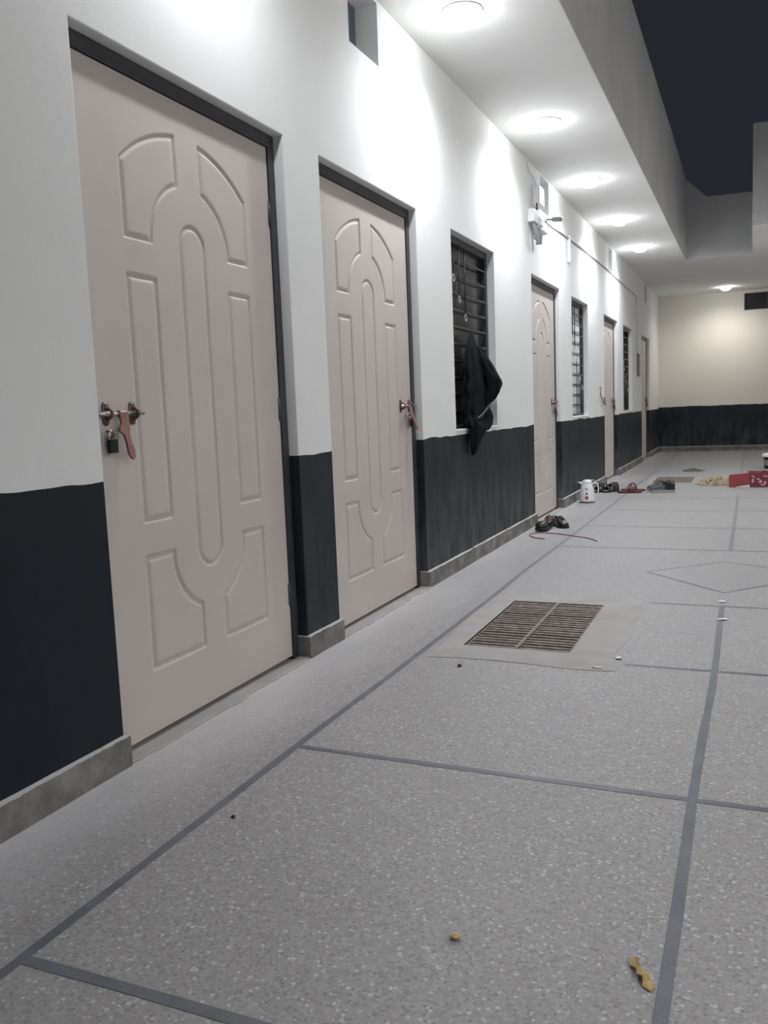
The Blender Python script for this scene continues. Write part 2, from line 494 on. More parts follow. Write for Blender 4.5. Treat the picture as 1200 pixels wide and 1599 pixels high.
# skirting: piers between the doors, turning into the reveals
bm = B()
sk_z = 0.093
segs = []
prev = YN
for a, b in DOORS:
    segs.append((prev, a)); prev = b
segs.append((prev, YB))
for i, (a, b) in enumerate(segs):
    n = max(2, int((b - a) / 0.1))
    prevr = None
    for k in range(n + 1):
        y = a + (b - a) * k / n
        zt = sk_z + 0.004 * mnoise.noise(Vector((y * 4, 0, 3)))
        xo = 0.021 + 0.003 * mnoise.noise(Vector((y * 3, 5, 3)))
        r = [bm.verts.new(p) for p in [(-0.002, y, 0), (xo, y, 0), (xo - 0.003, y, zt), (-0.002, y, zt + 0.001)]]
        if prevr:
            for q in range(3): bm.faces.new([prevr[q], prevr[q + 1], r[q + 1], r[q]])
        else: bm.faces.new(r)
        prevr = r
    bm.faces.new(prevr[::-1])
    if i > 0: box(bm, -0.05, 0.018, a - 0.012, a + 0.004, 0, sk_z)
    if i < len(segs) - 1: box(bm, -0.05, 0.018, b - 0.004, b + 0.008, 0, sk_z)
tag(obj('baseboard_left', bm, M['skirting']), kind='structure')

# back wall, with the high ventilator at the right
bm = B()
bh = [(1.560, 2.75, 2.66, 2.975)]
xs = sorted({-TH, 1.560, 2.75, XR}); zz = sorted({0.0, 2.66, 2.975, CEIL})
grid_faces(bm, xs, zz, bh, lambda u, v: (u, YB, v))
for (a, b), (c, d) in [((1.56, 2.66), (1.56, 2.975)), ((2.75, 2.66), (2.75, 2.975)), ((1.56, 2.975), (2.75, 2.975)), ((1.56, 2.66), (2.75, 2.66))]:
    bm.faces.new([bm.verts.new(q) for q in [(a, YB, b), (c, YB, d), (c, YB + 0.2, d), (a, YB + 0.2, b)]])
bmesh.ops.remove_doubles(bm, verts=bm.verts, dist=1e-4)
tag(obj('wall_back', bm, M['wall_back']), kind='structure')
bm = B(); box(bm, 0.0, XR, YB - 0.022, YB + 0.002, 0, 0.10)
tag(obj('baseboard_back', bm, M['skirting']), kind='structure')
bm = B(); box(bm, XR, XR + 0.2, YN, YB, 0, CEIL)
tag(obj('wall_right', bm, M['wall_back']), kind='structure')  # unseen wall, added to bounce fill light onto the left side
we = tag(empty('window_4', (0, 0, 0)), kind='structure')
bm = B(); box(bm, 1.5, 2.8, YB + 0.10, YB + 0.12, 2.6, 3.0)
obj('pane', bm, M['pane_dark'], we)
bm = B()
for z in (2.66, 2.953): box(bm, 1.56, 2.75, YB + 0.05, YB + 0.09, z, z + 0.022)
for x in (1.56, 1.95, 2.34, 2.728): box(bm, x, x + 0.022, YB + 0.052, YB + 0.088, 2.66, 2.975)
obj('window_frame', bm, M['win_frame'], we)

# ---------------------------------------------------------------- slab, parapets
EX, RX, YF1, YF2 = 0.807, 1.70, 13.43, 11.28
bm = B()
box(bm, -TH, EX, YN, YF1, CEIL, CEIL + 0.14)
box(bm, -TH, XR + 0.2, YF1, YB + 0.25, CEIL, CEIL + 0.14)
box(bm, RX, XR + 0.2, YF2, YF1, CEIL, CEIL + 0.14)
box(bm, 3.3, XR + 0.2, YN, YF2, CEIL, CEIL + 0.14)
tag(obj('ceiling', bm, M['ceiling']), kind='structure')
bm = B(); box(bm, EX - 0.12, EX + 0.004, YN, YF1 + 0.1, CEIL + 0.001, 4.17)
tag(obj('trim_1', bm, M['fascia']), kind='structure')
bm = B(); prism(bm, [(EX, CEIL + 0.001), (RX + 0.1, CEIL + 0.001), (RX + 0.1, 3.868), (1.09, 3.885), (EX - 0.02, 4.172), (EX - 0.02, CEIL + 0.001)], 1, YF1 - 0.004, YF1 + 0.12)
tag(obj('trim_2', bm, M['fascia']), kind='structure')
bm = B()
prism(bm, [(RX - 0.004, YF2 - 0.004), (XR + 0.2, YF2 - 0.004), (XR + 0.2, YF2 + 0.12), (RX + 0.12, YF2 + 0.12), (RX + 0.12, YF1), (RX - 0.004, YF1)], 2, CEIL + 0.001, 4.18)
tag(obj('trim_3', bm, M['fascia']), kind='structure')

# ---------------------------------------------------------------- downlights
def downlight(i, x, y, label, power, col, group):
    t = empty('ceiling_light', (x, y, CEIL))
    tag(t, label, 'ceiling light', group)
    b = B()
    lathe(b, [(0.084, 0.0), (0.104, -0.001), (0.105, -0.004), (0.100, -0.007), (0.094, -0.008), (0.088, -0.007), (0.084, 0.0)], n=36)
    obj('trim_ring', b, M['lamp_ring'], t, True)
    b = B()
    lathe(b, [(0.0, -0.066), (0.025, -0.0645), (0.050, -0.058), (0.072, -0.046), (0.086, -0.030), (0.091, -0.014), (0.088, -0.002), (0, -0.002)], n=36)  # dome deepened so its bright outline stands in for lamp bloom
    obj('diffuser', b, M['lamp'], t, True)
    ld = bpy.data.lights.new('downlight_beam', 'SPOT')
    ld.energy = power
    ld.color = col
    ld.spot_size = math.radians(168)
    ld.spot_blend = 1.0
    ld.shadow_soft_size = 0.03
    lo = link('lamp_bulb', ld, t)
    lo.location = (0, 0, -0.10)
    return t
ROW = [2.54, 4.41, 6.33, 8.13, 10.02, 11.92]
LB = ['white round downlight in the veranda ceiling just outside the near end of view',
      'largest, nearest glowing white round downlight at the top edge of the photo',
      'second nearest glowing round downlight of the veranda row',
      'third glowing round downlight, above the electrical boxes on the wall',
      'fourth downlight of the row, second from its far end',
      'last and farthest downlight of the row along the white wall']
for i, y in enumerate(ROW):
    downlight(i, 0.345, y, LB[i], LAMP_W * (0.35 if i == 0 else 1), LAMP_COL, 'downlights along the veranda ceiling')
downlight(9, 1.252, 17.1, 'small lone downlight in front of the cream back wall', LAMP_FAR_W, LAMP_WARM, None)
for y, w_ in ((0.5, 'nearest to the viewer, first'), (4.0, 'opposite the nearest window, second'), (8.0, 'opposite the third door, third'), (12.5, 'deepest in the yard, last')):
    downlight(9, 4.1, y, 'added fill light across the yard, ' + w_ + ' of its row', FILL_RIGHT_W, LAMP_COL, 'added fill lights across the yard')  # unseen lamps, added to brighten the doors and fascia

# ---------------------------------------------------------------- doors
DW, DH, DZ = 1.062, 2.055, 0.018
def leaf_mesh():
    nx, nz = 266, 515
    s = np.linspace(-DW / 2, DW / 2, nx); z = np.linspace(DZ, DZ + DH, nz)
    Sg, Z = np.meshgrid(s, z)
    k = DH / 2.09
    def bx(x0, x1, z0, z1):
        return np.maximum(np.maximum(x0 - Sg, Sg - x1), np.maximum(z0 - Z, Z - z1))
    def ci(cz, r, rx=None): return np.hypot(Sg, Z - cz) - r
    shapes = []
    for sg in (-1, 1):
        Sx = Sg * sg
        def bxs(x0, x1, z0, z1): return np.maximum(np.maximum(x0 - Sx, Sx - x1), np.maximum(z0 - Z, Z - z1))
        shapes.append(np.maximum.reduce([bxs(0.062, 0.352, 1.586, 2.1), ci(1.4525, 0.513), -ci(1.588, 0.212)]))
        shapes.append(bxs(0.203, 0.355, 0.700, 1.483))
        shapes.append(np.maximum(bxs(0.062, 0.360, 0.220, 0.597), -ci(0.580, 0.203)))
    cap = np.where(Z > 1.605, np.hypot(Sg, Z - 1.605) - 0.077, np.where(Z < 0.579, np.hypot(Sg, Z - 0.579) - 0.077, np.abs(Sg) - 0.077))
    shapes.append(cap)
    d = -np.minimum.reduce(shapes)
    prof = np.interp(d, [-0.002, 0.0, 0.006, 0.010, 0.021, 0.024], [0, 0, -0.007, -0.007, -0.0006, 0])
    X = prof
    co = np.stack([X, Sg, Z], -1).reshape(-1, 3)
    idx = np.arange(nx * nz).reshape(nz, nx)
    q = np.stack([idx[:-1, :-1], idx[:-1, 1:], idx[1:, 1:], idx[1:, :-1]], -1).reshape(-1, 4)
    # back and sides
    base = len(co)
    T = 0.034
    cs = [(0, -DW / 2, DZ), (0, DW / 2, DZ), (0, DW / 2, DZ + DH), (0, -DW / 2, DZ + DH)]
    ex = np.array(cs + [(-T, a[1], a[2]) for a in cs])
    co = np.vstack([co, ex])
    sides = np.array([(0, 4, 5, 1), (1, 5, 6, 2), (2, 6, 7, 3), (3, 7, 4, 0), (4, 7, 6, 5)]) + base
    q = np.vstack([q, sides])
    me = bpy.data.meshes.new('door_leaf')
    me.vertices.add(len(co)); me.vertices.foreach_set('co', co.ravel())
    me.loops.add(q.size); me.loops.foreach_set('vertex_index', q.ravel())
    me.polygons.add(len(q)); me.polygons.foreach_set('loop_start', np.arange(0, q.size, 4)); me.polygons.foreach_set('loop_total', np.full(len(q), 4))
    sm = np.ones(len(q), bool); sm[-5:] = False
    me.polygons.foreach_set('use_smooth', sm)
    me.update(); me.validate()
    me.materials.append(M['door'])
    return me
LEAF = leaf_mesh()
XF = -0.052      # front face of the leaves

def screw(b, x, y, z):
    lathe_x(b, [(0.0, 0.0015), (0.0035, 0.001), (0.0042, 0.0)], x, y, z, 10)
def lathe_x(b, prof, x, y, z, n=16):
    t = bmesh.new(); lathe(t, prof, n=n)
    bmesh.ops.recalc_face_normals(t, faces=t.faces)
    bmesh.ops.transform(t, matrix=Matrix.Translation((x, y, z)) @ Matrix.Rotation(math.pi / 2, 4, 'Y'), verts=t.verts)
    me = bpy.data.meshes.new('t'); t.to_mesh(me); t.free(); b.from_mesh(me); bpy.data.meshes.remove(me)

def door_bolt(parent, ye, sg, zc, swing):
    """sliding bolt on the leaf; ye = leaf edge, sg = direction from the edge into the leaf"""
    x0 = XF
    r = None
    root = B()
    # two brackets are separate children of the bolt rod
    b = B(); tube(b, [(x0 + 0.020, ye - sg * 0.03, zc), (x0 + 0.020, ye + sg * 0.185, zc)], 0.0068, 12)
    rod = obj('door_bolt', b, M['steel'], parent, True)
    for d in (0.035, 0.155):
        b = B()
        yc = ye + sg * d
        pts = []
        for k in range(13):
            a = math.pi * k / 12
            pts.append((yc + 0.0135 * math.cos(a), zc + 0.022 + 0.0135 * math.sin(a)))
        for k in range(13):
            a = math.pi + math.pi * k / 12
            pts.append((yc + 0.0135 * math.cos(a), zc - 0.022 + 0.0135 * math.sin(a)))
        prism(b, pts, 0, x0, x0 + 0.004)
        tube(b, [(x0 + 0.002, yc, zc - 0.016), (x0 + 0.018, yc, zc - 0.013), (x0 + 0.027, yc, zc), (x0 + 0.018, yc, zc + 0.013), (x0 + 0.002, yc, zc + 0.016)], 0.0055, 8, smooth_k=4, nrm=(0, 1, 0))
        screw(b, x0 + 0.004, yc, zc + 0.026); screw(b, x0 + 0.004, yc, zc - 0.026)
        obj('bracket', b, M['bronze'], rod, True)
    # hasp: collar round the rod and a tapering tongue hanging from it
    b = B()
    yc = ye + sg * 0.085
    tube(b, [(x0 + 0.020, yc - 0.017, zc), (x0 + 0.020, yc + 0.017, zc)], 0.0105, 14)
    outl = [(-0.019, 0.004), (-0.016, -0.026), (-0.028, -0.040), (-0.030, -0.050), (-0.014, -0.060), (-0.007, -0.085), (-0.006, -0.118), (0.004, -0.134), (0.014, -0.138), (0.022, -0.128), (0.024, -0.108), (0.016, -0.085), (0.012, -0.062), (0.019, -0.034), (0.019, 0.004)]
    hb = B()
    prism(hb, outl, 0, -0.004, 0.004)
    bmesh.ops.transform(hb, matrix=Matrix.Translation((x0 + 0.026, yc, zc - 0.004)) @ Matrix.Rotation(-swing, 4, 'Y'), verts=hb.verts)
    hm = bpy.data.meshes.new('t'); hb.to_mesh(hm); hb.free(); b.from_mesh(hm); bpy.data.meshes.remove(hm)
    h = obj('hasp', b, M['copper'], rod, False, bevel=0.0015)
    # staple that takes the padlock
    b = B(); 
    tube(b, [(x0, yc - sg * 0.049, zc - 0.052), (x0 + 0.022, yc - sg * 0.049, zc - 0.055), (x0 + 0.022, yc - sg * 0.049, zc - 0.070), (x0, yc - sg * 0.049, zc - 0.073)], 0.003, 8, smooth_k=4, nrm=(0, 1, 0))
    obj('staple', b, M['bronze'], rod, True)
    return rod

def padlock(y, z, label, group='small black padlocks on the door bolts'):
    t = empty('padlock', (XF + 0.020, y, z))
    tag(t, label, 'padlock', group)
    b = B()
    box(b, -0.008, 0.008, -0.018, 0.018, -0.055, -0.014)
    obj('body', b, M['black_iron'], t, bevel=0.004)
    b = B()
    tube(b, [(0, -0.012, -0.016), (0, -0.012, 0.002), (0, 0, 0.013), (0, 0.012, 0.002), (0, 0.012, -0.016)], 0.0032, 8, smooth_k=5, nrm=(1, 0, 0))
    obj('shackle', b, M['steel'], t, True)

LOCKL = ['black padlock hanging from the copper bolt of the nearest cream door',
         'black padlock hanging from the bolt of the second nearest door',
         'black padlock hanging from the bolt of the door beyond the window with the coat',
         'black padlock on the fourth door, to the right of the hanging cord',
         'padlock on the farthest door, beside the cream back wall']
for i, (a, b_) in enumerate(DOORS):
    root = tag(empty('door_%d' % (i + 1), ((XF), (a + b_) / 2, 0)), kind='structure')
    yc = (a + b_) / 2
    lf = link('door_leaf', LEAF, root)
    fwid = (b_ - a - DW) / 2 - 0.003
    bm = B()
    fx0, fx1 = -0.075, 0.008
    fz = DZ + DH + 0.003
    box(bm, fx0, fx1, a - yc, a - yc + fwid, 0.0, LINTEL)
    box(bm, fx0, fx1, b_ - yc - fwid, b_ - yc, 0.0, LINTEL)
    box(bm, fx0, fx1, a - yc + fwid, b_ - yc - fwid, fz, LINTEL)
    # door stop behind the leaf
    box(bm, -0.075, -0.037, a - yc + fwid, a - yc + fwid + 0.012, 0.0, fz)
    box(bm, -0.075, -0.037, b_ - yc - fwid - 0.012, b_ - yc - fwid, 0.0, fz)
    obj('door_frame', bm, M['door_frame'], root, bevel=0.002)
    sg = 1 if i == 0 else -1
    ye = -DW / 2 if i == 0 else DW / 2
    bolt_root = empty('x'); bpy.data.objects.remove(bolt_root)
    # bolt is built in wall space, so shift it into door space
    rod = door_bolt(root, ye, sg, 1.05, 0.12 if i == 0 else (0.32 if i == 1 else 0.08))
    rod.location = (-XF, 0, 0)
    padlock(yc + ye + sg * (0.036), 1.05 - 0.062, LOCKL[i])
    hy = -ye - (0.004 if -ye > 0 else -0.004)
    for hz in (0.28, 1.05, 1.82):
        bm = B(); tube(bm, [(0.004, hy, hz - 0.045), (0.004, hy, hz + 0.045)], 0.005, 8)
        obj('hinge', bm, M['hinge'], root, True)
    # whitish cement threshold with a broken front edge
    bm = B()
    n = 26
    rings = []
    for k in range(n + 1):
        y = a + (b_ - a) * k / n
        xo = 0.020 + 0.022 * mnoise.noise(Vector((y * 5, 1, i))) + 0.012 * mnoise.noise(Vector((y * 17, 1, i)))
        xo = max(xo, 0.004)
        rings.append([(-0.24, y, -0.01), (xo + 0.004, y, -0.01), (xo, y, 0.004), (xo - 0.008, y, 0.007), (-0.04, y, 0.005), (-0.055, y, 0.001), (-0.24, y, 0.001)])
    loft(bm, rings)
    tag(obj('trim_%d' % (10 + i), bm, M['mortar']), kind='structure')

# ---------------------------------------------------------------- windows
for i, (a, b_) in enumerate(WINS):
    root = tag(empty('window_%d' % (i + 1), (-0.06, a, SILL)), kind='structure')
    W, H = b_ - a, LINTEL - SILL
    bm = B()
    box(bm, -0.05, 0.006, 0, 0.048, 0, H); box(bm, -0.05, 0.006, W - 0.048, W, 0, H)
    box(bm, -0.05, 0.006, 0.048, W - 0.048, H - 0.048, H); box(bm, -0.05, 0.006, 0.048, W - 0.048, 0, 0.03)
    obj('window_frame', bm, M['win_frame'], root, bevel=0.003)
    bm = B(); box(bm, -0.034, -0.028, 0.04, W - 0.04, 0.02, H - 0.04)
    obj('pane', bm, [M['pane_dark'], M['pane_pale'], M['pane_dark']][i], root)
    if False:
        bm = B()
        z = 0.06
        while z < H - 0.08:
            prism(bm, [(-0.028, z), (-0.012, z + 0.030), (-0.014, z + 0.034), (-0.030, z + 0.004)], 1, 0.05, W - 0.05)
            z += 0.108
        obj('louvre_slats', bm, M['win_frame'], root)
    # grille: flat bars every 108 mm
    z = 1.88 - SILL
    zs_ = []
    while z > 0.03: zs_.append(z); z -= 0.1085
    zs_.append(1.9885 - SILL)
    for z in zs_:
        bm = B(); box(bm, -0.003, 0.003, 0.048, W - 0.048, z - 0.006, z + 0.006)
        obj('grille_bar', bm, M['grille'], root, bevel=0.001)
    rod_y = [0.185, 0.298, 0.42, 0.51, 0.625, 0.73, 0.84]
    ring_z = [1.86, 1.735, 1.625, 1.505, 1.40, 1.30, 1.20]
    for k, (y, z) in enumerate(zip(rod_y, ring_z)):
        z -= SILL
        bm = B()
        if k < 3: tube(bm, [(0.009, y, H - 0.05), (0.009, y, z + 0.02)], 0.005, 8)
        else: tube(bm, [(0.009, y, 0.03), (0.009, y, z - 0.02)], 0.005, 8)
        r_ = obj('grille_rod', bm, M['grille'], root, True)
        bm = B()
        c = [(0.009, y + 0.020 * math.cos(q), z + 0.022 * math.sin(q)) for q in [2 * math.pi * m / 20 for m in range(21)]]
        tube(bm, c, 0.003, 8, nrm=(1, 0, 0))
        obj('ring', bm, M['ring'], r_, True)
    bm = B(); box(bm, -0.0, 0.066, 0.0, W, -0.004, 0.006)
    obj('window_sill', bm, M['ceiling'], root, bevel=0.002)
# ventilator openings high in the left wall
for i, (a, b_) in enumerate(VENTS):
    root = tag(empty('window_%d' % (i + 5), (-0.12, a, 2.722)), kind='structure')
    bm = B(); box(bm, -0.02, 0.0, -0.01, b_ - a + 0.01, -0.01, 0.30)
    obj('pane', bm, M['vent_pane'], root)

# ---------------------------------------------------------------- electrical fittings
t = tag(empty('electrical_box', (0.0, 7.30, 2.70)), 'white upper electrical box high on the wall, under the ceiling', 'electrical box')
bm = B(); box(bm, 0.0, 0.055, 0.04, 0.24, 0.0, 0.165); obj('case', bm, M['white_pl'], t, bevel=0.006)
bm = B(); box(bm, 0.055, 0.060, 0.05, 0.23, 0.01, 0.155); obj('cover', bm, M['white_pl'], t, bevel=0.003)
bm = B()
tube(bm, [(0.02, 0.12, 0.165), (0.02, 0.06, 0.20), (0.018, 0.0, 0.225), (0.012, -0.10, 0.25), (0.01, -0.16, 0.30)], 0.007, 8, smooth_k=5)
tube(bm, [(0.02, 0.20, 0.165), (0.02, 0.24, 0.185), (0.018, 0.30, 0.20), (0.0, 0.34, 0.21)], 0.007, 8, smooth_k=5)
obj('cable', bm, M['white_pl'], t, True)
t = tag(empty('junction_box', (0.0, 7.22, 2.53)), 'white lower junction box with sockets and wires dangling, below the upper box', 'junction box')
bm = B(); box(bm, 0.0, 0.055, -0.06, 0.10, 0.0, 0.105); obj('case', bm, M['white_pl'], t, bevel=0.006)
bm = B(); box(bm, 0.0, 0.050, 0.10, 0.30, -0.02, 0.09); box(bm, 0.05, 0.066, 0.13, 0.24, 0.0, 0.07); obj('socket_plate', bm, M['white_pl'], t, bevel=0.006)
bm = B(); box(bm, 0.0, 0.045, 0.31, 0.50, -0.02, 0.075); obj('round_block', bm, M['conduit'], t, bevel=0.012)
bm = B()
tube(bm, [(0.045, 0.06, 0.10), (0.05, 0.08, 0.14), (0.04, 0.10, 0.175)], 0.006, 8, smooth_k=4)
obj('link_cable', bm, M['black_iron'], t, True)
for k, (y, l_) in enumerate([(-0.02, 0.13), (0.06, 0.16), (0.17, 0.14)]):
    bm = B(); tube(bm, [(0.03, y, 0.01), (0.045, y + 0.02, -l_ * 0.5), (0.04, y + 0.05, -l_)], 0.013, 10, smooth_k=5)
    obj('hanging_cable', bm, M['grey_pl'], t, True)
t = tag(empty('lamp_holder', (0.02, 7.80, 2.66)), 'small grey cylindrical fitting sticking out beside the junction box', 'lamp holder')
bm = B(); tube(bm, [(0.0, -0.02, -0.002), (0.045, 0.01, 0.0)], 0.010, 10); obj('neck', bm, M['grey_pl'], t, True)
bm = B(); tube(bm, [(0.04, 0.01, 0.0), (0.055, 0.02, 0.0), (0.115, 0.05, 0.002), (0.12, 0.053, 0.002)], lambda q: 0.022 if q > 0.1 else 0.014, 16); obj('cap', bm, M['grey_pl'], t, True)
bm = B()
tube(bm, [(0.008, 7.80, 2.65), (0.008, 8.0, 2.655), (0.008, 8.8, 2.677), (0.008, 10.9, 2.703), (0.008, 13.2, 2.69), (0.008, 14.2, 2.685), (0.008, 14.30, 2.66), (0.008, 14.33, 2.55), (0.008, 14.42, 1.80)], 0.011, 8, smooth_k=4)
tag(obj('wall_conduit', bm, M['conduit'], None, True), 'thin grey conduit running along the upper wall towards the switch panel', 'conduit')
bm = B()
tube(bm, [(0.012, 8.86, 2.70), (0.012, 8.86, 2.46)], 0.016, 8)
box(bm, 0.0, 0.022, 8.835, 8.885, 2.44, 2.70)
tag(obj('conduit_drop', bm, M['white_pl'], None), 'short white vertical cable cover crossing the grey conduit', 'cable cover')
t = tag(empty('switch_panel', (0.0, 14.42, 1.43)), 'narrow dark switch panel on the wall before the farthest door', 'switch panel')
bm = B(); box(bm, 0.0, 0.022, 0.0, 0.25, 0.0, 0.36); obj('plate', bm, M['olive'], t, bevel=0.003)
for k in range(4):
    bm = B(); box(bm, 0.022, 0.029, 0.08, 0.17, 0.04 + 0.075 * k, 0.085 + 0.075 * k); obj('switch', bm, M['grey_pl'], t, bevel=0.002)
# cord hanging from a nail
t = tag(empty('hanging_cord', (0.0, 10.70, 1.20)), 'thin pinkish looped cord hanging from a nail left of the fourth door', 'cord')
bm = B(); tube(bm, [(0.0, 0, 0.01), (0.02, 0, 0.012)], 0.006, 8); obj('nail', bm, M['black_iron'], t, True)
bm = B(); tube(bm, [(0.018, 0.0, 0.008), (0.014, 0.0, -0.06), (0.012, 0.10, -0.12), (0.014, 0.22, -0.18), (0.018, 0.32, -0.205)], 0.0065, 8, smooth_k=6); obj('cord_loop', bm, M['twine'], t, True)
bm = B(); tube(bm, [(0.018, 0.32, -0.205), (0.016, 0.30, -0.15), (0.014, 0.28, -0.10)], 0.012, 8, smooth_k=6); obj('cord_end', bm, M['grey_pl'], t, True)

# ---------------------------------------------------------------- coat on the window grille
def cloth_loft(bm, rows, n=40, fold=0.13, seed=0.0, nf=7, k=5):
    P = catmull([Vector((r[0], r[1], r[2])) for r in rows], k)
    Q = catmull([Vector((r[3], r[4], 0)) for r in rows], k)
    rings = []
    for p, q in zip(P, Q):
        ring = []
        for j in range(n):
            a = 2 * math.pi * j / n
            f = 1 + fold * math.sin(nf * a + 2.2 * math.sin(p.z * 7 + seed)) + 0.24 * mnoise.noise(Vector((math.cos(a) * 1.6, math.sin(a) * 1.6, p.z * 14 + seed)))
            ring.append((p.x + max(q.x, 0.004) * f * math.cos(a), p.y + max(q.y, 0.006) * f * math.sin(a), p.z))
        rings.append(ring)
    loft(bm, rings)
t = tag(empty('coat', (0.0, 5.5, 1.47)), 'black hooded coat hung on the bars of the nearest window, draped over its sill', 'coat')
def sh(rows): return [(x, y - 5.5, z - 1.47, rx, ry) for x, y, z, rx, ry in rows]
bm = B()
cloth_loft(bm, sh([(-0.034, 5.63, 1.525, 0.008, 0.02), (-0.022, 5.60, 1.44, 0.022, 0.10), (-0.016, 5.60, 1.37, 0.030, 0.17), (-0.008, 5.60, 1.25, 0.036, 0.22),
                   (-0.004, 5.58, 1.12, 0.038, 0.235), (0.0, 5.57, 1.0, 0.040, 0.23), (0.005, 5.57, 0.93, 0.040, 0.215), (0.012, 5.56, 0.895, 0.036, 0.18)]), nf=9, fold=0.10)
obj('body', bm, M['cloth'], t, True)
bm = B()
cloth_loft(bm, sh([(-0.01, 5.70, 1.44, 0.016, 0.04), (0.005, 5.74, 1.37, 0.035, 0.085), (0.025, 5.79, 1.29, 0.050, 0.11), (0.045, 5.84, 1.21, 0.062, 0.125), (0.045, 5.83, 1.14, 0.056, 0.11), (0.035, 5.79, 1.085, 0.042, 0.085), (0.02, 5.75, 1.05, 0.03, 0.06)]), nf=5, fold=0.07, seed=3)
obj('hood', bm, M['cloth'], t, True)
bm = B()
cloth_loft(bm, sh([(0.0, 5.70, 1.06, 0.03, 0.06), (0.025, 5.70, 1.0, 0.045, 0.08), (0.035, 5.68, 0.94, 0.05, 0.09), (0.04, 5.63, 0.90, 0.045, 0.10), (0.040, 5.55, 0.87, 0.038, 0.085)]), nf=6, fold=0.12, seed=6)
obj('hem', bm, M['cloth'], t, True)
bm = B()
cloth_loft(bm, sh([(0.015, 5.56, 0.98, 0.03, 0.18), (0.042, 5.50, 0.91, 0.034, 0.15), (0.045, 5.45, 0.84, 0.030, 0.095), (0.040, 5.42, 0.79, 0.025, 0.060), (0.034, 5.405, 0.745, 0.018, 0.038), (0.028, 5.40, 0.715, 0.010, 0.016)]), nf=5, fold=0.12, seed=9)
obj('sleeve', bm, M['cloth'], t, True)
bm = B()
tube(bm, [(0.062, 5.42 - 5.5, 0.955 - 1.47), (0.066, 5.53 - 5.5, 0.985 - 1.47), (0.068, 5.66 - 5.5, 1.03 - 1.47)], 0.006, 8, smooth_k=6)
obj('drawcord', bm, M['zip'], t, True)

# ---------------------------------------------------------------- floor drains
def grate(y0, y1, label):
    t = tag(empty('floor_drain_grate', ((GX0 + GX1) / 2, (y0 + y1) / 2, 0)), label, 'drain grate')
    hx, hy = (GX1 - GX0) / 2 - 0.004, (y1 - y0) / 2 - 0.004
    bm = B()
    for y in (-hy, hy - 0.008): box(bm, -hx, hx, y, y + 0.008, -0.03, -0.002)
    for x in (-hx, hx - 0.006): box(bm, x, x + 0.006, -hy, hy, -0.03, -0.004)
    obj('rim', bm, M['rust'], t)
    bm = B(); box(bm, -0.008, 0.008, -hy, hy, -0.012, 0.002); obj('cross_bar', bm, M['rust'], t)
    n = 21
    for k in range(n):
        y = -hy + 0.022 + (2 * hy - 0.05) * k / (n - 1)
        bm = B(); dz = random.uniform(-0.002, 0.001)
        box(bm, -hx + 0.006, hx - 0.006, y, y + 0.021, -0.013 + dz, -0.003 + dz)
        obj('bar', bm, M['rust'], t, bevel=0.002)
    return t
grate(*GRATES[0], 'large rusty barred drain grate set in the floor before the nearest window')
grate(*GRATES[1], 'far drain grate in the floor behind the grey trainers')

